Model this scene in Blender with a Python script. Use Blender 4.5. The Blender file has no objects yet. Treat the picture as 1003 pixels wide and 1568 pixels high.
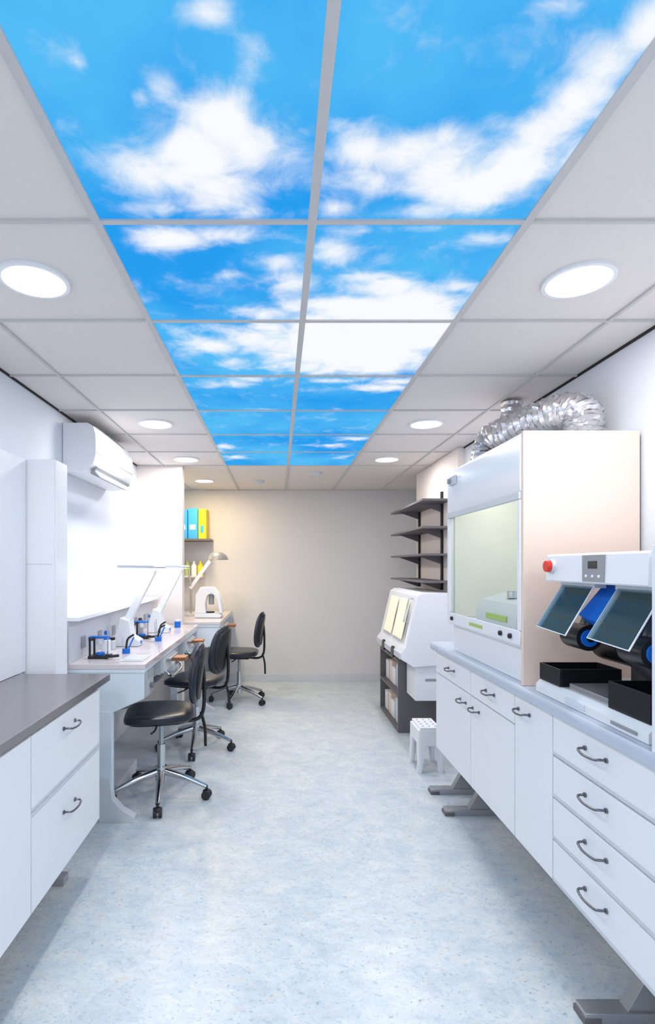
import bpy, bmesh, math, random
from mathutils import Vector, Matrix, noise
random.seed(4)
sc = bpy.context.scene
CZ=1.465; CEIL=2.425
# ------------------------------------------------------------ materials
def srgb(r,g,b):
    f=lambda c:(c/255/12.92) if c/255<=0.04045 else ((c/255+0.055)/1.055)**2.4
    return (f(r),f(g),f(b),1)
MATS={}
def mat(name,col,rough=0.5,metal=0.0,spec=0.5,noise_amt=0.03,nscale=12,bump=0.0,emit=None,es=0,ior=1.45):
    if name in MATS: return MATS[name]
    m=bpy.data.materials.new(name); m.use_nodes=True
    nt=m.node_tree; b=nt.nodes['Principled BSDF']
    c=srgb(*col)
    tc=nt.nodes.new('ShaderNodeTexCoord'); n=nt.nodes.new('ShaderNodeTexNoise')
    n.inputs['Scale'].default_value=nscale; n.inputs['Detail'].default_value=4
    nt.links.new(tc.outputs['Object'],n.inputs['Vector'])
    mx=nt.nodes.new('ShaderNodeMix'); mx.data_type='RGBA'
    mx.inputs[6].default_value=tuple(x*(1-noise_amt) for x in c[:3])+(1,)
    mx.inputs[7].default_value=tuple(min(1,x*(1+noise_amt)) for x in c[:3])+(1,)
    nt.links.new(n.outputs['Fac'],mx.inputs[0]); nt.links.new(mx.outputs[2],b.inputs['Base Color'])
    b.inputs['Roughness'].default_value=rough; b.inputs['Metallic'].default_value=metal
    b.inputs['Specular IOR Level'].default_value=spec
    b.inputs['IOR'].default_value=ior
    if emit:
        b.inputs['Emission Color'].default_value=srgb(*emit); b.inputs['Emission Strength'].default_value=es
    if bump:
        bp=nt.nodes.new('ShaderNodeBump'); bp.inputs['Strength'].default_value=bump; bp.inputs['Distance'].default_value=0.002
        n2=nt.nodes.new('ShaderNodeTexNoise'); n2.inputs['Scale'].default_value=250
        nt.links.new(tc.outputs['Object'],n2.inputs['Vector'])
        nt.links.new(n2.outputs['Fac'],bp.inputs['Height']); nt.links.new(bp.outputs['Normal'],b.inputs['Normal'])
    MATS[name]=m; return m
M_wall=mat('wall_paint_white',(226,231,239),0.7,noise_amt=0.01,bump=0.15)
M_wallb=mat('wall_paint_grey',(216,215,217),0.8,noise_amt=0.015,bump=0.15)
M_wallp=mat('wall_warm_light_tint',(236,227,223),0.8,noise_amt=0.01,bump=0.15)  # pink cast of the warm lamps put into the wall colour
M_tile=mat('ceiling_tile',(226,221,219),0.9,noise_amt=0.02,nscale=60,bump=0.3)
M_bar=mat('grid_bar',(200,198,198),0.5)
M_dark=mat('shadow_gap_dark',(45,42,42),0.8)
M_cab=mat('cabinet_white',(234,237,242),0.35,noise_amt=0.01)
M_cabe=mat('cabinet_gap_shade',(168,166,166),0.4)  # carcass grey, darkened to paint the shade in gaps between fronts
M_ctop=mat('countertop_light',(188,198,214),0.3)
M_dtop=mat('countertop_dark_metal',(150,146,150),0.24,metal=0.65,spec=0.6)
M_hand=mat('handle_steel',(120,122,128),0.25,metal=1.0)
M_chrome=mat('chrome',(200,202,206),0.15,metal=1.0)
M_alum=mat('aluminium_foil',(222,220,222),0.25,metal=1.0)
M_white=mat('plastic_white',(234,237,242),0.3,noise_amt=0.01)
M_grey=mat('plastic_grey',(150,153,158),0.4)
M_lgrey=mat('plastic_light_grey',(203,208,215),0.4)
M_dgrey=mat('laminate_dark_grey',(104,101,104),0.5)
M_black=mat('plastic_black',(28,29,33),0.3)
M_leather=mat('black_vinyl',(30,35,46),0.28,noise_amt=0.15,nscale=80,bump=0.2)
M_rub=mat('rubber',(42,42,46),0.6)
M_blue=mat('blue_plastic',(20,110,215),0.35)
M_blue2=mat('blue_cardboard',(60,165,235),0.6)
M_yel=mat('yellow_cardboard',(245,215,40),0.6)
M_red=mat('red_orange_button',(225,50,35),0.3)
M_wood=mat('bench_pin_wood',(170,112,78),0.5,noise_amt=0.2,nscale=30)
M_beige=mat('hood_warm_light_tint',(230,210,198),0.45,noise_amt=0.01)  # beige carries the warm light on the hood side as colour
M_hoodin=mat('hood_interior',(238,238,230),0.5)
M_green=mat('green_label',(170,195,110),0.5)
M_cream=mat('cream_window_glow',(250,242,216),0.4,emit=(250,240,205),es=0.2)  # translucent window panes with a weak added glow, not a lamp
M_desk=mat('bench_top_gloss',(214,206,208),0.12,noise_amt=0.02)
M_blueg=mat('bench_side',(214,224,234),0.4)
M_lampd=mat('lamp_diffuser',(255,255,255),0.5,emit=(255,252,245),es=7)
M_lampy=mat('lamp_warm',(255,240,180),0.5,emit=(255,230,140),es=3)
M_silver=mat('silver_paint',(178,180,184),0.3,metal=0.6)
def glass(name,col,a,diff=0.0,dcol=(255,255,255)):
    m=bpy.data.materials.new(name); m.use_nodes=True; nt=m.node_tree
    out=nt.nodes['Material Output']; nt.nodes.remove(nt.nodes['Principled BSDF'])
    tr=nt.nodes.new('ShaderNodeBsdfTransparent'); tr.inputs[0].default_value=srgb(*col)
    df=nt.nodes.new('ShaderNodeBsdfDiffuse'); df.inputs[0].default_value=srgb(*dcol)
    m0=nt.nodes.new('ShaderNodeMixShader'); m0.inputs[0].default_value=diff
    nt.links.new(tr.outputs[0],m0.inputs[1]); nt.links.new(df.outputs[0],m0.inputs[2])
    gl=nt.nodes.new('ShaderNodeBsdfGlossy'); gl.inputs['Roughness'].default_value=0.03
    fr=nt.nodes.new('ShaderNodeLayerWeight'); fr.inputs[0].default_value=a
    mx=nt.nodes.new('ShaderNodeMixShader')
    nt.links.new(fr.outputs['Fresnel'],mx.inputs[0])
    nt.links.new(m0.outputs[0],mx.inputs[1]); nt.links.new(gl.outputs[0],mx.inputs[2]); nt.links.new(mx.outputs[0],out.inputs[0])
    return m
M_glass=glass('hood_glass',(250,253,250),0.06)
M_shield=glass('polycarbonate_shield',(232,244,248),0.22,0.07,(190,235,248))

def floor_mat():
    m=bpy.data.materials.new('linoleum_marbled'); m.use_nodes=True; nt=m.node_tree; b=nt.nodes['Principled BSDF']
    tc=nt.nodes.new('ShaderNodeTexCoord')
    mp=nt.nodes.new('ShaderNodeMapping'); mp.inputs['Scale'].default_value=(1.0,1.5,1)
    nt.links.new(tc.outputs['Object'],mp.inputs[0])
    def nz(scale,det,dist,rough=0.6):
        n=nt.nodes.new('ShaderNodeTexNoise'); n.inputs['Scale'].default_value=scale; n.inputs['Detail'].default_value=det
        n.inputs['Distortion'].default_value=dist; n.inputs['Roughness'].default_value=rough
        nt.links.new(mp.outputs[0],n.inputs['Vector']); return n
    def ramp(n,p0,c0,p1,c1):
        r=nt.nodes.new('ShaderNodeValToRGB'); r.color_ramp.elements[0].position=p0; r.color_ramp.elements[0].color=c0
        r.color_ramp.elements[1].position=p1; r.color_ramp.elements[1].color=c1
        nt.links.new(n.outputs['Fac'],r.inputs[0]); return r
    base=ramp(nz(7,10,0.4,0.78),0.36,srgb(184,197,208),0.62,srgb(213,220,223))
    sp=ramp(nz(30,5,1.0,0.7),0.54,(0,0,0,1),0.64,(1,1,1,1))
    sp2=ramp(nz(17,9,0.8,0.8),0.55,(0,0,0,1),0.66,(1,1,1,1))
    sp3=ramp(nz(60,3,0.5,0.7),0.60,(0,0,0,1),0.68,(1,1,1,1))
    sp4=ramp(nz(12,9,1.0,0.85),0.56,(0,0,0,1),0.66,(1,1,1,1))
    prev=base.outputs[0]
    for s,c,k in ((sp,srgb(160,180,198),0.5),(sp2,srgb(218,207,193),0.6),(sp4,srgb(155,175,196),0.5),(sp3,srgb(116,128,142),0.6)):
        mm=nt.nodes.new('ShaderNodeMath'); mm.operation='MULTIPLY'; mm.inputs[1].default_value=k
        nt.links.new(s.outputs[0],mm.inputs[0])
        mx=nt.nodes.new('ShaderNodeMix'); mx.data_type='RGBA'
        nt.links.new(mm.outputs[0],mx.inputs[0]); nt.links.new(prev,mx.inputs[6]); mx.inputs[7].default_value=c
        prev=mx.outputs[2]
    nt.links.new(prev,b.inputs['Base Color'])
    b.inputs['Roughness'].default_value=0.32; b.inputs['Specular IOR Level'].default_value=0.5
    return m
M_floor=floor_mat()

def sky_mat():
    m=bpy.data.materials.new('printed_sky_backlit'); m.use_nodes=True; nt=m.node_tree
    nt.nodes.remove(nt.nodes['Principled BSDF']); out=nt.nodes['Material Output']
    at=nt.nodes.new('ShaderNodeAttribute'); at.attribute_name='cloud'
    g=nt.nodes.new('ShaderNodeNewGeometry')
    n=nt.nodes.new('ShaderNodeTexNoise'); n.inputs['Scale'].default_value=7.5; n.inputs['Detail'].default_value=9; n.inputs['Roughness'].default_value=0.6; n.inputs['Distortion'].default_value=0.4
    nt.links.new(g.outputs['Position'],n.inputs['Vector'])
    a=nt.nodes.new('ShaderNodeMath'); a.operation='MULTIPLY_ADD'; a.inputs[1].default_value=1.9; a.inputs[2].default_value=-0.95
    nt.links.new(n.outputs['Fac'],a.inputs[0])
    s=nt.nodes.new('ShaderNodeMath'); s.operation='ADD'; nt.links.new(a.outputs[0],s.inputs[0]); nt.links.new(at.outputs['Fac'],s.inputs[1])
    mr=nt.nodes.new('ShaderNodeMapRange'); mr.interpolation_type='SMOOTHSTEP'; mr.inputs[1].default_value=0.05; mr.inputs[2].default_value=1.2
    nt.links.new(s.outputs[0],mr.inputs[0])
    n2=nt.nodes.new('ShaderNodeTexNoise'); n2.inputs['Scale'].default_value=1.8; n2.inputs['Detail'].default_value=4
    nt.links.new(g.outputs['Position'],n2.inputs['Vector'])
    r2=nt.nodes.new('ShaderNodeMapRange'); r2.inputs[1].default_value=.35; r2.inputs[2].default_value=.65
    nt.links.new(n2.outputs['Fac'],r2.inputs[0])
    blue=nt.nodes.new('ShaderNodeMix'); blue.data_type='RGBA'; blue.inputs[6].default_value=srgb(40,158,240); blue.inputs[7].default_value=srgb(84,188,247)
    nt.links.new(r2.outputs[0],blue.inputs[0])
    mx=nt.nodes.new('ShaderNodeMix'); mx.data_type='RGBA'; mx.inputs[7].default_value=(.95,.97,1.0,1)
    nt.links.new(mr.outputs[0],mx.inputs[0]); nt.links.new(blue.outputs[2],mx.inputs[6])
    e=nt.nodes.new('ShaderNodeEmission'); e.inputs[1].default_value=0.97
    nt.links.new(mx.outputs[2],e.inputs[0]); nt.links.new(e.outputs[0],out.inputs[0])
    return m
M_sky=sky_mat()

# ------------------------------------------------------------ mesh builder
class B:
    def __init__(s,name): s.name=name; s.bm=bmesh.new(); s.m=[]; s.T=Matrix.Identity(4)
    def mi(s,m):
        if m not in s.m: s.m.append(m)
        return s.m.index(m)
    def v(s,p): return s.bm.verts.new(s.T@Vector(p))
    def face(s,vs,m,sm=False):
        try: f=s.bm.faces.new(vs)
        except ValueError: return
        f.material_index=s.mi(m); f.smooth=sm
    def box(s,x0,x1,y0,y1,z0,z1,m):
        c=[s.v((x,y,z)) for x in (x0,x1) for y in (y0,y1) for z in (z0,z1)]
        for q in ((0,1,3,2),(4,6,7,5),(0,4,5,1),(2,3,7,6),(0,2,6,4),(1,5,7,3)): s.face([c[i] for i in q],m)
    def prism(s,pts,a,b,m,axis='y'):
        def mk(p,t):
            if axis=='y': return (p[0],t,p[1])
            if axis=='x': return (t,p[0],p[1])
            return (p[0],p[1],t)
        A=[s.v(mk(p,a)) for p in pts]; Bv=[s.v(mk(p,b)) for p in pts]; n=len(pts)
        s.face(A,m); s.face(Bv[::-1],m)
        for i in range(n): s.face([A[i],A[(i+1)%n],Bv[(i+1)%n],Bv[i]],m)
    def slab(s,q,t,m):
        q=[Vector(p) for p in q]; n=(q[1]-q[0]).cross(q[3]-q[0]).normalized()*t
        A=[s.v(p) for p in q]; C=[s.v(p+n) for p in q]
        s.face(A[::-1],m); s.face(C,m)
        for i in range(4): s.face([A[i],A[(i+1)%4],C[(i+1)%4],C[i]],m)
    def tube(s,pts,r,m,seg=12,smooth=0,caps=True,rf=None):
        pts=[Vector(p) for p in pts]
        if smooth:
            P=[pts[0]*2-pts[1]]+pts+[pts[-1]*2-pts[-2]]; o=[]; ro=[]
            for i in range(1,len(P)-2):
                for k in range(smooth):
                    t=k/smooth
                    o.append(0.5*((2*P[i])+(-P[i-1]+P[i+1])*t+(2*P[i-1]-5*P[i]+4*P[i+1]-P[i+2])*t*t+(-P[i-1]+3*P[i]-3*P[i+1]+P[i+2])*t**3))
                    if isinstance(r,(list,tuple)): ro.append(r[i-1]*(1-t)+r[i]*t)
            o.append(pts[-1]); pts=o
            if isinstance(r,(list,tuple)): r=ro+[r[-1]]
        n=len(pts); rings=[]; up=None
        for i,p in enumerate(pts):
            d=(pts[min(i+1,n-1)]-pts[max(i-1,0)]).normalized()
            if up is None:
                up=Vector((0,0,1)) if abs(d.z)<0.9 else Vector((1,0,0))
            sd=d.cross(up).normalized(); up=sd.cross(d).normalized()
            rr=r[i] if isinstance(r,(list,tuple)) else r
            ring=[]
            for k in range(seg):
                a=2*math.pi*k/seg; q=rr if rf is None else rf(i,k,rr)
                ring.append(s.v(p+(sd*math.cos(a)+up*math.sin(a))*q))
            rings.append(ring)
        for i in range(n-1):
            for k in range(seg): s.face([rings[i][k],rings[i][(k+1)%seg],rings[i+1][(k+1)%seg],rings[i+1][k]],m,True)
        if caps: s.face(rings[0][::-1],m); s.face(rings[-1],m)
    def cyl(s,a,b,r,m,seg=24,r2=None): s.tube([a,b],[r,r if r2 is None else r2],m,seg)
    def sq(s,c,sx,sy,sz,m,e1=0.35,e2=0.45,nu=28,nv=14,R=None,f=None):
        c=Vector(c); rows=[]
        pw=lambda w,e: math.copysign(abs(w)**e,w)
        for j in range(nv+1):
            ph=-math.pi/2+math.pi*j/nv; row=[]
            for i in range(nu):
                th=2*math.pi*i/nu
                p=Vector((sx*pw(math.cos(ph),e1)*pw(math.cos(th),e2),sy*pw(math.cos(ph),e1)*pw(math.sin(th),e2),sz*pw(math.sin(ph),e1)))
                if f: p=f(p)
                if R: p=R@p
                row.append(p+c)
            rows.append(row)
        bot=s.v(rows[0][0]); top=s.v(rows[-1][0]); V=[[s.v(p) for p in r] for r in rows[1:-1]]
        for i in range(nu):
            k=(i+1)%nu
            s.face([bot,V[0][k],V[0][i]],m,True); s.face([top,V[-1][i],V[-1][k]],m,True)
            for j in range(len(V)-1): s.face([V[j][i],V[j][k],V[j+1][k],V[j+1][i]],m,True)
    def lathe(s,prof,c,m,seg=40):
        rings=[[s.v((c[0]+r*math.cos(2*math.pi*k/seg),c[1]+r*math.sin(2*math.pi*k/seg),c[2]+z)) for k in range(seg)] for r,z in prof]
        for i in range(len(rings)-1):
            for k in range(seg): s.face([rings[i][k],rings[i][(k+1)%seg],rings[i+1][(k+1)%seg],rings[i+1][k]],m,True)
        return rings
    def done(s,bevel=0.003,parent=None,recalc=True):
        if recalc: bmesh.ops.recalc_face_normals(s.bm,faces=s.bm.faces)
        xs=[v.co for v in s.bm.verts]
        lo=Vector([min(v[i] for v in xs) for i in range(3)]); hi=Vector([max(v[i] for v in xs) for i in range(3)])
        o=Vector(((lo.x+hi.x)/2,(lo.y+hi.y)/2,lo.z))
        for v in s.bm.verts: v.co-=o
        me=bpy.data.meshes.new(s.name); s.bm.to_mesh(me); s.bm.free()
        for m in s.m: me.materials.append(m)
        ob=bpy.data.objects.new(s.name,me); sc.collection.objects.link(ob); ob.location=o
        for p in me.polygons: p.use_smooth=True
        me.set_sharp_from_angle(angle=math.radians(38))
        if bevel:
            md=ob.modifiers.new('bevel','BEVEL'); md.width=bevel; md.segments=2; md.limit_method='ANGLE'; md.angle_limit=math.radians(50)
        return ob
def one(name,args,m,bevel=0):
    b=B(name); b.box(*args,m); return b.done(bevel)
def light(name,parent,loc,energy,col,size,sy=None):
    L=bpy.data.lights.new(name,'AREA'); L.energy=energy; L.color=col; L.size=size
    if sy: L.shape='RECTANGLE'; L.size_y=sy
    else: L.shape='DISK'
    lo=bpy.data.objects.new(name,L); sc.collection.objects.link(lo); lo.location=loc
    bpy.context.view_layer.update(); lo.parent=parent; lo.matrix_parent_inverse=parent.matrix_world.inverted()

# ------------------------------------------------------------ room shell
WL=-1.36; XL=-1.357; WR=1.515; XR=1.512; YB=6.72; YF=-1.6
one('floor',(WL-0.1,1.9,YF-0.1,YB+0.1,-0.1,0),M_floor)
one('wall_left',(WL-0.1,WL,YF,YB,0,CEIL+0.1),M_wall)
one('wall_left_return',(WL,-0.92,5.09,5.20,0,CEIL),M_wallp)
one('wall_right',(WR,1.9,YF,4.31,0,CEIL+0.1),M_wall)
one('wall_right_pier',(1.46,1.9,4.31,5.6,0,CEIL),M_wallp)
one('wall_right_recess',(1.75,1.9,5.6,YB,0,CEIL+0.1),M_wallb)
one('wall_back',(WL-0.1,1.9,YB,YB+0.1,0,CEIL+0.1),M_wallb)
one('wall_front',(WL-0.1,1.9,YF-0.1,YF,0,CEIL+0.1),M_wall)
one('ceiling',(WL-0.1,1.9,YF-0.1,YB+0.1,CEIL+0.003,CEIL+0.1),M_tile)
one('baseboard_back',(XL,1.75,YB-0.015,YB,0,0.09),M_lgrey,0.002)
one('gap_shade_left',(WL,WL+0.008,YF,5.09,CEIL-0.008,CEIL+0.003),M_dark)  # dark strip painting the shade in the left wall-ceiling gap
one('gap_shade_right',(WR-0.008,WR,YF,4.31,CEIL-0.008,CEIL+0.003),M_dark)  # same dark strip for the shaded gap on the right
one('trim_3',(-0.92,1.46,YB-0.01,YB,CEIL-0.01,CEIL+0.003),M_bar)
g=B('ceiling_grid')
xs=[-1.105,-0.505,0.095,0.695,1.295]; ys=[1.477+0.6*k for k in range(-5,7)]
for x in xs:
    w=0.012 if x in (-0.505,0.095,0.695) else 0.007
    g.box(x-w,x+w,YF,YB,CEIL-0.006,CEIL+0.003,M_bar)
for y in ys:
    g.box(WL,-0.505,y-0.006,y+0.006,CEIL-0.0055,CEIL+0.003,M_bar)
    g.box(0.695,WR,y-0.006,y+0.006,CEIL-0.0055,CEIL+0.003,M_bar)
    g.box(-0.505,0.695,y-0.009,y+0.009,CEIL-0.0055,CEIL+0.003,M_bar)
g.done(0)
# sky panels
H=CEIL-CZ; F=812.0
raw=[(335,185,50,40,1),(300,235,85,45,1),(250,262,65,34,.9),(380,225,50,45,.85),(340,290,70,34,.9),(213,150,12,14,.6),(250,132,24,24,.6),(385,90,28,34,.6),(320,15,42,24,.85),(445,235,40,50,.5),(230,320,55,12,.5),(370,150,24,16,.5),(118,95,12,10,.35),(360,325,60,10,.5),
(985,50,42,60,.9),(930,95,50,46,.9),(885,150,48,42,.95),(840,200,48,40,1),(790,255,50,40,1.1),(740,285,68,32,1.1),(680,262,58,40,1),(620,235,66,34,.95),(550,228,50,26,.9),(680,215,36,28,.75),(560,275,76,26,.65),(640,325,50,12,.7),(890,240,46,40,.5),(960,140,36,40,.6),(860,8,50,15,.4),(510,318,25,12,.6),(760,190,24,18,.4),(780,120,16,26,.3),(510,190,20,16,.4),(720,320,60,12,.5),
(265,368,55,18,.95),(330,358,50,12,.7),(420,402,44,14,.6),(440,435,44,18,.65),(400,480,50,9,.75),(450,470,26,14,.6),(350,420,40,8,.4),(260,440,40,8,.2),
(508,388,34,20,.9),(590,440,54,16,.9),(540,472,64,16,1.1),(640,462,60,20,1.15),(705,438,30,9,.95),(740,366,40,10,.55),(610,480,84,14,1.2),(560,425,40,12,.75),(640,350,50,6,.55),(590,400,24,14,.4),(530,355,40,6,.45),
(320,530,46,14,.8),(400,520,50,17,.85),(300,503,50,8,.5),(430,548,34,18,.75),(360,556,34,8,.7),(410,500,34,8,.7),
(550,530,100,38,1.5),(625,512,76,28,1.5),(490,515,50,30,1.4),(590,558,56,14,1.1),(480,560,40,14,.85),(660,500,40,12,1.2),
(340,588,44,6,.6),(390,581,26,5,.6),(580,594,40,6,.85),(610,584,34,5,.9),(510,583,44,4,.7),(620,600,10,8,.5),(400,627,30,2,.5),
(470,640,34,3,.3),(345,684,15,3,.95),(362,700,15,3,.85),(335,690,10,4,.6),(545,672,24,3,.85),(505,682,26,3,.7),(520,700,12,3,.4),(420,680,16,3,.3)]
blobs=[]
for u,v,ru,rv,s in raw:
    y=F*H/(866-v); blobs.append(((u-426)*y/F,y,ru*y/F,rv*y*y/(F*H),s*1.12))
for k in range(-1,7):
    y0=0.877+0.6*k
    for x0 in (-0.505,0.095):
        n=40; bm=bmesh.new(); lay=bm.verts.layers.float.new('cloud')
        gv=[]
        for j in range(n+1):
            row=[]
            for i in range(n+1):
                x=x0+0.6*i/n; y=y0+0.6*j/n
                c=0
                for bx,by,rx,ry,s in blobs:
                    d=((x-bx)/rx)**2+((y-by)/ry)**2
                    if d<9: c=max(c,s*math.exp(-d*0.8))+0.25*min(c,s*math.exp(-d*0.8))
                if k<0: c=0.5
                vv=bm.verts.new((x-x0-.3,y-y0-.3,0)); vv[lay]=min(c,1.6); row.append(vv)
            gv.append(row)
        for j in range(n):
            for i in range(n): bm.faces.new([gv[j][i],gv[j+1][i],gv[j+1][i+1],gv[j][i+1]])
        me=bpy.data.meshes.new('sky_ceiling_panel'); bm.to_mesh(me); bm.free(); me.materials.append(M_sky)
        ob=bpy.data.objects.new('sky_ceiling_panel',me); sc.collection.objects.link(ob); ob.location=(x0+.3,y0+.3,CEIL)
# ------------------------------------------------------------ downlights
M_disc=mat('downlight_diffuser',(255,255,255),0.5,emit=(255,248,238),es=6)
LP=9.2
for x,y,c,p in ((-.82,1.784,(1,.96,.92),.85),(1.01,1.784,(1,.94,.89),.95),(-.83,3.59,(1,.96,.94),1.0),(1.0,3.59,(1,.91,.86),1.1),(-.83,4.79,(1,.95,.93),1.1),(.98,4.79,(1,.95,.93),1.2),(-.835,6.0,(1,.76,.44),1.5),(-.82,-.1,(.95,.98,1),1.4),(1.0,-.1,(.95,.98,1),1.5),(-.82,-1.2,(.95,.98,1),1.2),(1.0,-1.2,(.95,.98,1),1.2)):  # last four, behind the camera, are unseen lamps added for light
    b=B('recessed_downlight')
    b.lathe([(0.113,0.010),(0.113,0.0),(0.100,-0.001),(0.099,0.006)],(x,y,CEIL-0.007),M_white)
    r=b.lathe([(0.100,0.0),(0.0995,0.0001)],(x,y,CEIL-0.002),M_disc); b.face(r[0],M_disc)
    ob=b.done(0,recalc=False)
    light('downlight_lamp',ob,(x,y,CEIL-.009),LP*p,c,.19)
for x,y in ((-.22,6.04),(.39,5.5)):
    b=B('smoke_detector'); b.lathe([(0.001,-0.035),(0.03,-0.035),(0.05,-0.025),(0.065,-0.015),(0.07,0)],(x,y,CEIL+0.002),M_lgrey); b.done(0)

# ------------------------------------------------------------ helpers
def bow(b,x,y,z,sgn,L=0.10):
    o=sgn*0.032
    b.tube([(x,y-L/2,z),(x+o*.8,y-L/2,z+.002),(x+o,y-L/3,z-.004),(x+o*1.05,y+L/6,z-.008),(x+o*.8,y+L/2,z-.002),(x,y+L/2,z)],0.0042,M_hand,10,5)
    for yy in (y-L/2,y+L/2): b.cyl((x,yy,z),(x+sgn*0.006,yy,z),0.0085,M_hand,12)
def front(b,x,sgn,y0,y1,z0,z1,m=M_cab,g=0.003):
    xa,xb=sorted((x,x+sgn*.018))
    b.box(xa,xb,y0+g,y1-g,z0+g,z1-g,m)
# ------------------------------------------------------------ right counter
b=B('lab_counter_drawers')
cx=1.048
b.box(cx,XR,0.4,3.46,0.33,0.915,M_cabe)
b.box(cx+.01,XR,0.4,3.44,0.315,0.33,M_cabe)
zt,zb=0.912,0.283
for y0,y1,split in ((2.84,3.46,'dd'),(2.31,2.84,'dd'),(1.99,2.31,'door'),(1.14,1.99,'4'),(0.4,1.14,'4')):
    if split=='dd':
        front(b,cx,-1,y0,y1,zt-.14,zt); front(b,cx,-1,y0,y1,zb,zt-.14)
        bow(b,cx-.018,(y0+y1)/2,zt-.065,-1)
        yy=y0+.11 if y0>2.5 else y1-.08
        bow(b,cx-.018,yy,zt-.20,-1,0.09)
    elif split=='door':
        front(b,cx,-1,y0,y1,zb,zt); bow(b,cx-.018,y1-.09,zt-.06,-1,0.1)
    else:
        for k in range(4):
            za=zt-(k+1)*(zt-zb)/4; zc=zt-k*(zt-zb)/4
            front(b,cx,-1,y0,y1,za,zc)
            b.box(cx-.020,cx-.0178,y0+.003,y1-.003,za+.004,za+.016,M_lgrey)  # grey strip puts the shade of the bevelled drawer lip into colour
            bow(b,cx-.018,1.72 if y0>1 else .8,(za+zc)/2+.02,-1,.115)
b.prism([(1.0,.925),(1.006,.917),(1.03,.915),(XR,.915),(XR,.965),(1.03,.965),(1.006,.963),(1.0,.955)],0.4,3.49,M_ctop)
for y in (3.42,3.13,1.72,0.7):
    b.box(.98,1.40,y-.03,y+.03,0.0,0.035,M_silver)
    b.prism([(1.12,.035),(1.24,.035),(1.34,.315),(1.28,.315)],y-.022,y+.022,M_silver)
    b.box(.975,1.03,y-.034,y+.034,0,0.02,M_dgrey)
b.done(0.003)
# ------------------------------------------------------------ left counter
b=B('lab_counter_cabinet')
fx=-.893
b.box(XL,fx,-.6,2.60,.235,.868,M_cabe)
for y0,y1 in ((1.88,2.60),(1.16,1.88),(.44,1.16),(-.28,.44)):
    if y0>1.8:
        front(b,fx,1,y0,y1,.585,.862); front(b,fx,1,y0,y1,.225,.585)
        b.box(fx+.0178,fx+.020,y0+.003,y1-.003,.589,.603,M_lgrey)  # grey strips colour in the lip shade on both sides of the gap
        b.box(fx+.0178,fx+.020,y0+.003,y1-.003,.568,.581,M_lgrey)
        bow(b,fx+.018,2.22,.80,1,.12); bow(b,fx+.018,2.22,.46,1,.12)
    else:
        front(b,fx,1,y0,y1,.225,.862); bow(b,fx+.018,y0+.3,.80,1,.12)
b.box(XL,-.885,-.6,2.72,.868,.872,M_cabe)
b.box(XL,-.868,-.6,2.74,.872,.905,M_dtop)
for y in (2.45,1.2,0):
    b.box(XL+.02,-.98,y-.03,y+.03,0,.035,M_silver); b.box(-1.3,-1.24,y-.02,y+.02,.035,.235,M_silver)
b.done(0.003)
b=B('tall_cabinet')
b.box(XL,-1.19,2.82,2.98,0.0,2.03,M_white)
b.box(-1.19,-1.183,2.825,2.975,.02,2.025,M_white)
b.box(XL+.01,-1.2,2.819,2.82,1.47,1.474,M_lgrey)
b.done(.003)
one('splash_panel',(XL,XL+.02,1.2,2.81,.906,2.03),M_white,.002)

# ------------------------------------------------------------ air conditioner
b=B('air_conditioner')
y0,y1=3.34,4.19
prof=[(XL,2.06),(XL,2.365),(-1.20,2.365),(-1.165,2.345),(-1.15,2.29),(-1.148,2.17),(-1.165,2.11),(-1.215,2.065),(-1.29,2.05)]
b.prism(prof,y0,y1,M_white)
b.prism([(-1.20,2.062),(-1.163,2.100),(-1.155,2.095),(-1.195,2.05)],y0+.05,y1-.05,M_grey)
b.box(-1.149,-1.146,y0+.01,y1-.01,2.176,2.182,M_grey)
b.prism([(-1.18,2.068),(-1.14,2.028),(-1.135,2.032),(-1.172,2.078)],y0+.06,y1-.06,M_white)
for k in range(5): b.box(-1.32+.03*k,-1.305+.03*k,y0+.1,y1-.1,2.365,2.368,M_grey)
b.done(.006)

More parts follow.
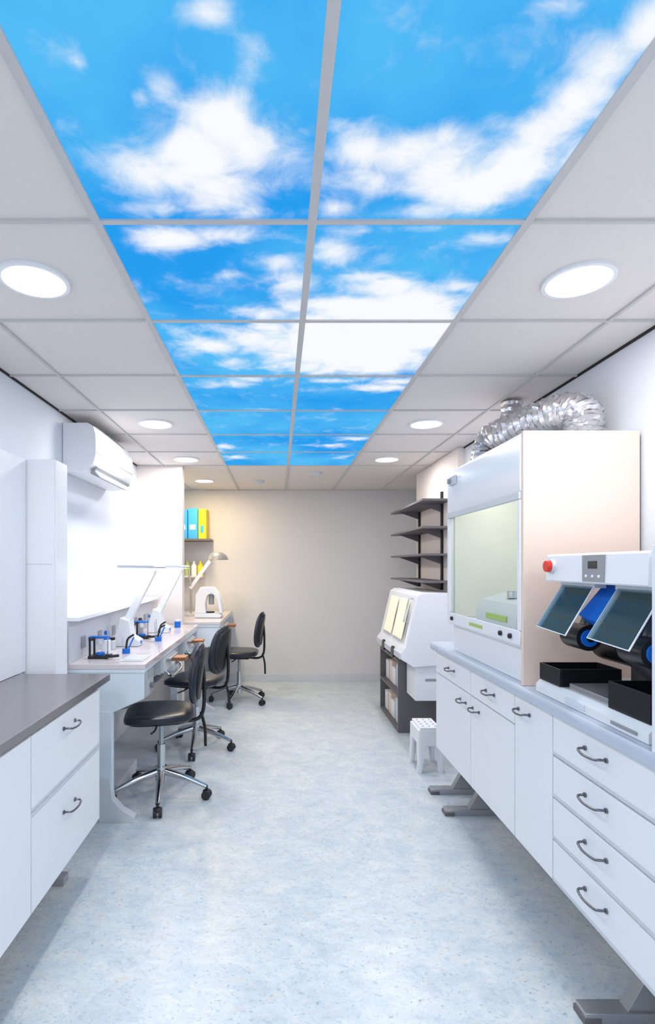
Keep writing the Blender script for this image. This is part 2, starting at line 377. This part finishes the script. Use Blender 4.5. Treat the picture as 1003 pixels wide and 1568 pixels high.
# ------------------------------------------------------------ workbenches
def bench(name,y0,y1,xe,stations,back=True,hz=.9):
    b=B(name)
    b.box(XL,xe,y0,y1,hz-.028,hz,M_desk)
    b.box(XL,xe-.004,y0+.004,y1-.004,hz-.05,hz-.028,M_blueg)
    for y in (y0+.01,y1-.03):
        b.prism([(XL+.01,hz-.05),(xe-.01,hz-.05),(xe-.01,hz-.2),(xe-.26,hz-.31),(XL+.01,hz-.31)],y,y+.02,M_blueg)
        b.box(xe-.26,xe-.19,y-.015,y+.03,.0,hz-.27,M_blueg)
        b.prism([(xe-.262,0),(xe-.06,0),(xe-.06,.03),(xe-.13,.07),(xe-.185,.13),(xe-.20,.25),(xe-.262,.25)],y-.02,y+.035,M_lgrey)
    b.box(XL+.01,XL+.03,y0+.03,y1-.03,hz-.45,hz-.05,M_lgrey)
    b.tube([(XL+.06,y0+.05,.42),(XL+.06,y1-.05,.42)],.02,M_lgrey,10)
    b.box(XL+.01,XL+.35,y0+.3,y0+.75,.001,.09,M_lgrey)
    if back:
        b.box(XL,-1.20,y0+.01,y1-.01,hz,1.145,M_lgrey)
        b.box(XL,-1.14,y0,y1,1.145,1.168,M_white)
        for k in range(6):
            b.box(-1.2,-1.195,y0+.2+.3*k,y0+.27+.3*k,hz+.06,hz+.13,M_grey)
            b.cyl((-1.2,y0+.34+.3*k,hz+.1),(-1.175,y0+.34+.3*k,hz+.1),.014,M_blue if k%2 else M_black,14)
    for y in stations:
        b.box(xe-.35,xe-.02,y-.21,y+.21,hz-.16,hz-.05,M_lgrey)
        b.box(xe-.02,xe+.0,y-.20,y+.20,hz-.15,hz-.06,M_white)
        b.box(xe-.02,xe+.035,y-.13,y+.13,hz-.078,hz-.062,M_silver)
        b.prism([(y-.05,hz-.095),(y-.06,hz-.07),(y+.06,hz-.07),(y+.05,hz-.095)],xe,xe+.12,M_wood,'x')
        b.tube([(xe+.01,y-.2,hz-.13),(xe+.05,y-.19,hz-.17),(xe+.055,y,hz-.18),(xe+.05,y+.19,hz-.17),(xe+.01,y+.2,hz-.13)],.009,M_chrome,10,5)
        b.box(xe-.3,xe-.06,y-.40,y-.23,hz-.26,hz-.05,M_white)
        b.box(xe-.059,xe-.055,y-.385,y-.245,hz-.15,hz-.07,M_lgrey)
        b.cyl((xe-.055,y-.315,hz-.20),(xe-.04,y-.315,hz-.20),.018,M_grey,16)
        b.tube([(xe-.2,y,hz-.16),(xe-.22,y,hz-.3),(xe-.3,y+.05,hz-.42),(XL+.1,y+.1,hz-.45)],.025,M_grey,12,6)
    return b.done(.003)
bench('dental_workbench',3.03,5.06,-.76,(3.72,4.55))
bench('dental_workbench',5.3,6.68,-.58,(5.75,),back=False)

def tasklamp(x,y):
    b=B('task_lamp')
    b.prism([(x-.1,.902),(x+.08,.902),(x+.08,.94),(x+.03,.97),(x+.01,1.08),(x-.05,1.10),(x-.08,1.0)],y-.06,y+.06,M_white)
    b.prism([(x-.05,1.06),(x+.0,1.05),(x+.19,1.43),(x+.15,1.445)],y-.025,y+.025,M_white)
    b.cyl((x+.17,y-.035,1.437),(x+.17,y+.035,1.437),.02,M_lgrey)
    b.prism([(x-.04,1.452),(x+.22,1.444),(x+.225,1.456),(x+.2,1.466),(x-.04,1.468)],y-.16,y+.16,M_lgrey)
    b.box(x-.02,x+.2,y-.14,y+.14,1.440,1.4445,M_lampd)
    b.sq((x+.03,y-.0,.925),.05,.05,.02,M_lgrey)
    b.cyl((x+.081,y,.925),(x+.086,y,.925),.012,M_blue,14)
    return b.done(.003)
tasklamp(-1.05,3.75); tasklamp(-1.0,4.5)
def artic(x,y):
    b=B('dental_articulator'); z=.9
    b.box(x-.06,x+.06,y-.05,y+.05,z+.001,z+.018,M_black)
    b.tube([(x-.05,y-.04,z+.015),(x-.05,y-.04,z+.11),(x-.02,y-.04,z+.13)],.007,M_black,8)
    b.tube([(x-.05,y+.04,z+.015),(x-.05,y+.04,z+.11),(x-.02,y+.04,z+.13)],.007,M_black,8)
    b.box(x-.06,x+.05,y-.02,y+.02,z+.122,z+.133,M_blue)
    b.cyl((x-.0,y,z+.018),(x,y,z+.035),.026,M_blue); b.cyl((x,y,z+.085),(x,y,z+.12),.022,M_lgrey)
    b.cyl((x+.045,y,z+.018),(x+.045,y,z+.20),.004,M_chrome,8)
    b.tube([(x+.05,y-.05,z+.02),(x+.09,y-.07,z+.02),(x+.13,y-.05,z+.022)],.009,M_black,8)
    return b.done(.002)
artic(-1.09,3.25); artic(-1.06,4.13)
def instr(x,y,c):
    b=B('handpiece_holder'); z=.9
    b.cyl((x,y,z+.001),(x,y,z+.03),.025,c); b.tube([(x,y,z+.03),(x+.01,y,z+.09),(x+.05,y,z+.12)],.007,M_black,8,4)
    b.tube([(x-.02,y,z+.03),(x-.03,y+.01,z+.14)],.003,M_chrome,8); b.tube([(x+.01,y+.02,z+.03),(x+.04,y+.04,z+.10)],.005,c,8)
    b.done(.001)
instr(-.98,3.42,M_blue); instr(-.94,4.2,M_lgrey); instr(-.90,3.98,M_blue)
b=B('paper_tray'); b.box(-.93,-.80,3.12,3.32,.901,.906,M_white); b.box(-.92,-.81,3.13,3.31,.906,.91,M_lgrey); b.done(.001)
def jar(x,y,h,r,m,m2):
    b=B('material_jar'); b.lathe([(.001,0),(r,0),(r,h*.75),(r*.8,h*.8),(.001,h*.8)],(x,y,.901),m,20)
    b.lathe([(r*.86,h*.78),(r*.86,h),(.001,h)],(x,y,.901),m2,20); b.done(0)
jar(-1.13,3.48,.10,.03,M_white,M_blue); jar(-1.12,3.57,.08,.026,M_lgrey,M_black); jar(-1.1,4.74,.1,.03,M_white,M_blue); jar(-.92,4.85,.07,.028,M_blue,M_white); jar(-1.12,4.31,.12,.025,M_grey,M_black)

b=B('magnifier_desk_lamp'); z=.9
b.cyl((-.98,5.95,z+.001),(-.98,5.95,z+.03),.07,M_lgrey)
b.tube([(-.98,5.95,z+.03),(-.98,5.95,1.25)],.014,M_silver,12)
b.prism([(-1.0,1.22),(-.97,1.20),(-.76,1.50),(-.78,1.53)],5.93,5.97,M_white)
b.tube([(-.98,5.93,1.24),(-1.0,5.93,1.42)],.012,M_silver,10)
b.lathe([(0.02,.085),(.07,.07),(.105,.04),(.125,0.0),(.12,-.006)],(-.68,5.95,1.535),M_silver)
r2=b.lathe([(0.115,0.0),(.114,.0001)],(-.68,5.95,1.536),M_lampy); b.face(r2[0],M_lampy)
p=b.done(0)
light('desk_lamp_bulb',p,(-.68,5.95,1.525),2.2,(1,.8,.45),.18)

b=B('dental_scanner'); x,y=-.76,5.80
b.prism([(x-.14,.902),(x+.14,.902),(x+.15,.93),(x+.1,.95),(x-.14,.95)],y-.1,y+.1,M_white)
b.prism([(x-.14,.95),(x-.02,.95),(x-.03,1.05),(x-.01,1.14),(x+.04,1.17),(x+.09,1.12),(x+.13,.95),(x+.16,.95),(x+.13,1.14),(x+.06,1.23),(x-.08,1.23),(x-.13,1.15)],y-.08,y+.08,M_white)
b.cyl((x+.03,y,1.04),(x+.03,y,1.15),.03,M_grey); b.cyl((x+.02,y,.95),(x+.02,y,.965),.045,M_black)
b.done(.006)
one('storage_shelf',(XL,-.82,6.38,YB-.003,1.765,1.79),M_dgrey,.002)
one('storage_shelf',(XL,-.92,6.42,YB-.003,1.32,1.34),M_lgrey,.002)
b=B('storage_boxes')
for k in range(3):
    b.box(-1.34+.125*k,-1.225+.125*k,6.42,6.68,1.791,2.16-.02*(k%2),M_blue2)
    b.box(-1.32+.125*k,-1.25+.125*k,6.418,6.42,1.9,1.96,M_white)
b.box(-.965,-.87,6.41,6.68,1.791,2.15,M_yel); b.box(-.94,-.9,6.408,6.41,1.86,1.95,M_blue2)
b.done(.003)
b=B('reagent_bottles')
for k in range(5):
    b.lathe([(0.001,0),(.035,0),(.035,.12),(.014,.15),(.014,.18),(0.001,.18)],(-1.28+.08*k,6.55,1.341),[M_blue2,M_white,M_green,M_white,M_yel][k],16)
b.done(0)

# ------------------------------------------------------------ chairs
def chair(x,y,ang,sz=.53,cast=0.3):
    b=B('office_chair'); b.T=Matrix.Translation((x,y,0))@Matrix.Rotation(ang,4,'Z')
    for k in range(5):
        a=cast+k*2*math.pi/5; c,s_=math.cos(a),math.sin(a)
        e=(c*.30,s_*.30)
        b.tube([(c*.03,s_*.03,.155),(c*.16,s_*.16,.125),(e[0],e[1],.078)],[.024,.019,.013],M_chrome,10,4)
        b.cyl((e[0],e[1],.05),(e[0],e[1],.085),.008,M_black,10)
        t=Vector((-s_,c,0))
        for q in (-1,1):
            p=Vector((e[0],e[1],.0285))+t*q*.016
            b.cyl(p-t*.009,p+t*.009,.028,M_rub,18)
        b.sq((e[0],e[1],.045),.026,.026,.016,M_black,.8,.9,14,8)
    b.cyl((0,0,.10),(0,0,.19),.036,M_chrome); b.cyl((0,0,.19),(0,0,.33),.025,M_chrome); b.cyl((0,0,.33),(0,0,sz-.07),.015,M_silver)
    b.box(-.11,.09,-.07,.07,sz-.075,sz-.04,M_black)
    b.tube([(.02,.06,sz-.06),(.03,.2,sz-.065),(.05,.24,sz-.07)],.006,M_black,8,4)
    def sf(p):
        return Vector((p.x,p.y*(1-.12*(p.x<0)*abs(p.x)/.21),p.z+.10*(p.y*p.y)-.5*max(0,p.x-.12)**2*3))
    b.sq((.01,0,sz-.012),.215,.22,.034,M_leather,.55,.5,40,14,f=sf)
    b.sq((.01,0,sz-.035),.195,.20,.018,M_black,.5,.5,32,8,f=sf)
    b.tube([(-.06,0,sz-.06),(-.2,0,sz-.07),(-.262,0,sz-.02),(-.272,0,sz+.15),(-.262,0,sz+.3)],.012,M_black,10,6)
    b.tube([(-.25,0,sz-.02),(-.275,.0,sz-.12),(-.28,0,sz-.24)],.010,M_black,8,4)
    R=Matrix.Rotation(math.radians(-7),3,'Y')
    def bf(p): return Vector((p.x+.9*p.y*p.y+.25*(p.z)**2*-1,p.y*(1-.35*max(0,p.z)/.2),p.z))
    b.sq((-.225,0,sz+.24),.028,.19,.19,M_leather,.6,.6,30,20,R=R,f=bf)
    b.sq((-.250,0,sz+.24),.016,.16,.165,M_black,.6,.6,24,12,R=R,f=bf)
    b.T=Matrix.Identity(4); return b.done(0)
chair(-.745,3.38,math.pi+.18,.54,.28)
chair(-.66,4.28,math.pi-.25,.56,.6)
chair(-.42,5.72,math.pi-.05,.54,.1)

# ------------------------------------------------------------ dark shelves at right pier
b=B('wall_shelf_unit')
for k in range(4):
    z=2.02-.231*k
    b.prism([(1.21,4.45),(1.458,4.45),(1.458,5.58),(1.21,5.7)],z-.009,z+.009,M_dgrey,'z')
    for y in (4.7,5.45): b.prism([(1.24,z-.009),(1.44,z-.009),(1.44,z-.08)],y-.005,y+.005,M_dgrey)
for y in (4.7,5.45): b.box(1.44,1.458,y-.015,y+.015,1.25,2.12,M_black)
b.done(.001)

# ------------------------------------------------------------ fume hood
b=B('fume_hood')
x0,x1,y0,y1=1.017,1.50,2.20,3.17; zb_,zt_=.966,2.025
b.box(x0,x1,y0,y0+.02,zb_,zt_,M_beige)
b.box(x0+.03,x1-.001,y0+.021,y1-.001,zb_,1.12,M_white)
b.box(x0+.001,x1-.001,y0+.021,y1-.001,1.121,1.16,M_white)
b.box(x0+.001,x1-.022,y1-.02,y1,1.161,zt_-.022,M_white)
b.box(x1-.021,x1-.001,y0+.021,y1,1.161,zt_-.022,M_hoodin)
b.box(x0+.052,x1-.001,y0+.021,y1,zt_-.021,zt_-.001,M_white)
b.box(x0+.03,x1-.023,y0+.021,y0+.026,1.161,zt_-.023,M_hoodin)
b.box(x0+.03,x1-.023,y1-.026,y1-.021,1.161,zt_-.023,M_hoodin)
b.prism([(x0-.002,1.777),(x0-.006,1.80),(x0-.004,2.0),(x0+.01,2.024),(x0+.05,2.024),(x0+.05,1.777)],y0+.021,y1-.001,M_white)
b.box(x0-.010,x0+.012,y0+.021,y1-.001,1.745,1.775,M_lgrey)
b.box(x0-.006,x0+.02,y0+.021,y0+.045,1.192,1.743,M_white); b.box(x0-.006,x0+.02,y1-.03,y1-.001,1.192,1.743,M_white)
b.box(x0-.008,x0-.0005,y0+.021,y1-.003,1.13,1.19,M_white)
b.box(x0-.010,x0-.008,y0+.42,y0+.60,1.15,1.168,M_green)
for yy in (y0+.10,y0+.2,y1-.1): b.sq((x0-.014,yy,1.16),.008,.012,.012,M_black,.8,.8,12,8)
b.box(x0-.016,x0-.006,y1-.16,y1-.06,1.93,1.98,M_lgrey); b.cyl((x0-.03,y1-.08,1.955),(x0-.016,y1-.08,1.955),.016,M_grey,16)
fa=[b.v(q) for q in ((x0+.006,y0+.045,1.192),(x0+.006,y1-.03,1.192),(x0+.006,y1-.03,1.743),(x0+.006,y0+.045,1.743))]; b.face(fa,M_glass)
p=b.done(.002,recalc=True)
light('hood_strip_light',p,(1.25,2.68,1.99),2.0,(1,1,.94),.1,.7)
b=B('laboratory_balance')
b.prism([(1.10,1.163),(1.42,1.163),(1.42,1.28),(1.3,1.33),(1.13,1.28),(1.10,1.22)],2.45,2.95,M_lgrey)
b.cyl((1.24,2.7,1.30),(1.24,2.7,1.335),.07,M_chrome); b.box(1.095,1.1,2.55,2.8,1.19,1.22,M_green)
b.box(1.12,1.40,2.26,2.43,1.163,1.24,M_lgrey)
b.done(.006)
b=B('suction_hose')
b.tube([(1.22,2.40,1.242),(1.22,2.40,1.40),(1.22,2.40,1.46)],[.034,.034,.02],M_grey,14)
b.tube([(1.22,2.40,1.46),(1.20,2.42,1.58),(1.22,2.44,1.68),(1.30,2.46,1.74),(1.42,2.55,1.72)],.009,M_grey,10,6)
b.tube([(1.42,2.50,1.72),(1.42,2.62,1.72)],.02,M_dgrey,12)
b.done(0)

def duct(name,pts,r,sm):
    b=B(name)
    def rf(i,k,rr):
        w=(0.075*rr,0.0,-0.075*rr,0.0)[i%4]
        return rr+w+rr*.16*noise.noise(Vector((i*.30,k*.75,r*40)))+rr*.07*noise.noise(Vector((i*.9,k*1.7,3)))
    b.tube(pts,r,M_alum,36,sm,True,rf); return b.done(0)
duct('flexible_duct',[(1.17,2.97,2.034),(1.17,2.97,2.11),(1.19,2.93,2.165),(1.25,2.82,2.19),(1.31,2.66,2.205),(1.355,2.53,2.20),(1.38,2.43,2.165),(1.385,2.40,2.11),(1.385,2.40,2.034)],.078,16)
duct('flexible_duct',[(1.36,3.09,2.034),(1.36,3.09,2.08),(1.36,3.09,2.15),(1.355,3.09,2.28),(1.36,3.09,2.41)],.056,14)

# ------------------------------------------------------------ polishing machine
b=B('polishing_machine'); z=.965
b.prism([(1.03,z+.001),(1.03,z+.03),(1.05,z+.05),(1.46,z+.05),(1.46,z+.001)],1.475,2.12,M_white)
b.box(1.026,1.031,1.78,1.90,z+.008,z+.03,M_blueg); b.box(1.026,1.031,1.52,1.64,z+.012,z+.022,M_grey)
b.box(1.06,1.30,1.70,1.93,z+.05,z+.072,M_silver)
def tray(xa,xb,ya,yb,za,h):
    t=.006
    b.box(xa,xb,ya,yb,za,za+t,M_black)
    b.box(xa,xa+t,ya,yb,za+t,za+h,M_black); b.box(xb-t,xb,ya,yb,za+t,za+h,M_black)
    b.box(xa+t,xb-t,ya,ya+t,za+t,za+h,M_black); b.box(xa+t,xb-t,yb-t,yb,za+t,za+h,M_black)
tray(1.04,1.27,1.96,2.11,z+.051,.065)
tray(1.045,1.27,1.49,1.68,z+.051,.085)
b.cyl((1.30,1.50,1.18),(1.30,2.08,1.18),.085,M_black,32)
b.box(1.33,1.44,1.52,2.0,z+.05,1.404,M_dgrey)
for yc in (1.93,1.60):
    b.tube([(1.34,yc,1.30),(1.24,yc,1.31),(1.16,yc,1.26),(1.12,yc-.01,1.19)],[.06,.062,.05,.04],M_black,22,5)
    b.cyl((1.09,yc-.07,1.21),(1.09,yc+.04,1.21),.045,M_black,28)
    b.cyl((1.09,yc-.076,1.21),(1.09,yc-.07,1.21),.030,M_blue,24)
    b.cyl((1.09,yc-.082,1.21),(1.09,yc-.076,1.21),.013,M_black,16)
    b.slab([(.985,yc+.09,1.235),(.985,yc-.11,1.225),(1.085,yc-.11,1.395),(1.085,yc+.09,1.395)],.003,M_shield)
    b.tube([(1.085,yc+.09,1.395),(.985,yc+.09,1.235),(.985,yc-.11,1.225),(1.085,yc-.11,1.395)],.003,M_white,8)
    b.box(1.08,1.12,yc-.12,yc+.10,1.388,1.402,M_lgrey)
b.slab([(1.10,1.88,1.26),(1.10,1.74,1.24),(1.20,1.74,1.38),(1.20,1.88,1.38)],.05,M_blue)
b.tube([(1.12,1.81,1.27),(1.2,1.78,1.16),(1.24,1.72,1.1)],.035,M_black,18,5)
b.prism([(1.03,1.405),(1.025,1.41),(1.028,1.50),(1.035,1.507),(1.44,1.507),(1.44,1.405)],1.47,2.03,M_white)
b.box(1.022,1.029,1.665,1.785,1.412,1.5,M_grey); b.box(1.0205,1.0225,1.70,1.75,1.455,1.48,M_black)
for k in range(3): b.cyl((1.019,1.69+.035*k,1.43),(1.023,1.69+.035*k,1.43),.005,M_white,10)
b.cyl((1.015,1.985,1.462),(1.028,1.985,1.462),.026,M_lgrey,20); b.cyl((1.0,1.985,1.462),(1.016,1.985,1.462),.021,M_red,20)
b.done(.003)
b=B('equipment_cabinet'); b.box(1.0,1.42,1.02,1.42,.966,1.52,M_white); b.box(.997,1.0,1.05,1.40,1.0,1.49,M_lgrey)
for k in range(4): b.box(.994,.997,1.1,1.3,1.05+.03*k,1.06+.03*k,M_grey)
b.done(.004)

# ------------------------------------------------------------ sandblasting cabinet on stand
b=B('sandblasting_cabinet')
prof=[(1.0,.70),(1.0,.755),(1.035,.80),(1.13,1.215),(1.17,1.24),(1.40,1.24),(1.44,1.18),(1.44,.80),(1.37,.66),(1.10,.64)]
b.prism(prof,4.30,5.35,M_white)
n_=Vector((-.975,0,.22)).normalized()*.006
def pt(t,y,o):
    a=Vector((1.035,y,.80)); c=Vector((1.13,y,1.215)); q=a.lerp(c,t); return q+n_*o
b.slab([pt(.03,5.28,0),pt(.03,4.38,0),pt(.97,4.38,0),pt(.97,5.28,0)],-.012,M_white)
b.slab([pt(.10,5.20,2.2),pt(.10,4.87,2.2),pt(.90,4.87,2.2),pt(.90,5.20,2.2)],-.004,M_cream)
b.slab([pt(.10,4.80,2.2),pt(.10,4.46,2.2),pt(.90,4.46,2.2),pt(.90,4.80,2.2)],-.004,M_cream)
b.tube([(1.11,4.36,1.19),(1.075,4.36,1.19),(1.03,4.36,1.0),(1.055,4.36,1.0)],.007,M_chrome,8)
b.box(.99,1.0,4.32,5.33,.70,.75,M_lgrey)
for y in (4.6,5.0): b.cyl((.985,y,.72),(1.005,y,.72),.05,M_black,20)
b.box(1.12,1.36,4.33,4.62,.36,.66,M_white)
b.box(1.2,1.3,4.327,4.33,.52,.54,M_grey); b.cyl((1.32,4.325,.43),(1.32,4.33,.43),.012,M_black,12)
b.done(.006)
b=B('storage_stand')
for y in (4.64,5.44): b.box(1.05,1.44,y,y+.025,0,.638,M_dgrey)
for zz in (.0,.31,.613): b.box(1.05,1.44,4.665,5.44,zz,zz+.025,M_dgrey)
b.box(1.42,1.44,4.665,5.44,.025,.613,M_dgrey)
b.done(.002)
b=B('supply_boxes')
for k,(w,h,m) in enumerate(((.12,.2,M_white),(.1,.22,M_lgrey),(.14,.16,M_white),(.1,.2,M_beige),(.13,.18,M_white))):
    y=4.68+.15*k; b.box(1.10,1.38,y,y+w,.336,.336+h,m); b.box(1.09,1.36,y,y+w,.026,.026+h,m)
b.done(.003)
b=B('step_stool'); x,y=1.075,3.86; S=.30
b.box(x-.072,x+.072,y-.12,y+.12,S,S+.02,M_white)
for q in (-1,1):
    b.prism([(x-.072,S),(x+.072,S),(x+.095,0),(x+.06,0),(x+.035,.19),(x-.035,.19),(x-.06,0),(x-.095,0)],y+q*.11-.012,y+q*.11+.012,M_white)
    b.prism([(y-.12,S),(y+.12,S),(y+.13,0),(y+.09,0),(y+.065,.20),(y-.065,.20),(y-.09,0),(y-.13,0)],x+q*.075-.010,x+q*.075+.010,M_white,'x')
for i in range(3):
    for j in range(4): b.cyl((x-.045+.045*i,y-.08+.053*j,S+.02),(x-.045+.045*i,y-.08+.053*j,S+.022),.008,M_grey,10)
b.done(.004)

# ------------------------------------------------------------ world, camera
w=bpy.data.worlds.new('w'); sc.world=w; w.use_nodes=True; w.node_tree.nodes['Background'].inputs[0].default_value=(.7,.85,1,1); w.node_tree.nodes['Background'].inputs[1].default_value=.3
cam=bpy.data.cameras.new('camera'); co=bpy.data.objects.new('camera',cam); sc.collection.objects.link(co)
co.location=(0,0,CZ); co.rotation_euler=(math.radians(90),0,0)
cam.sensor_width=36; cam.lens=812/1568*36; cam.shift_x=75.5/1568; cam.shift_y=82/1568; cam.clip_start=.05
sc.camera=co
sc.view_settings.view_transform='Standard'; sc.view_settings.exposure=0.04; sc.view_settings.look='None'
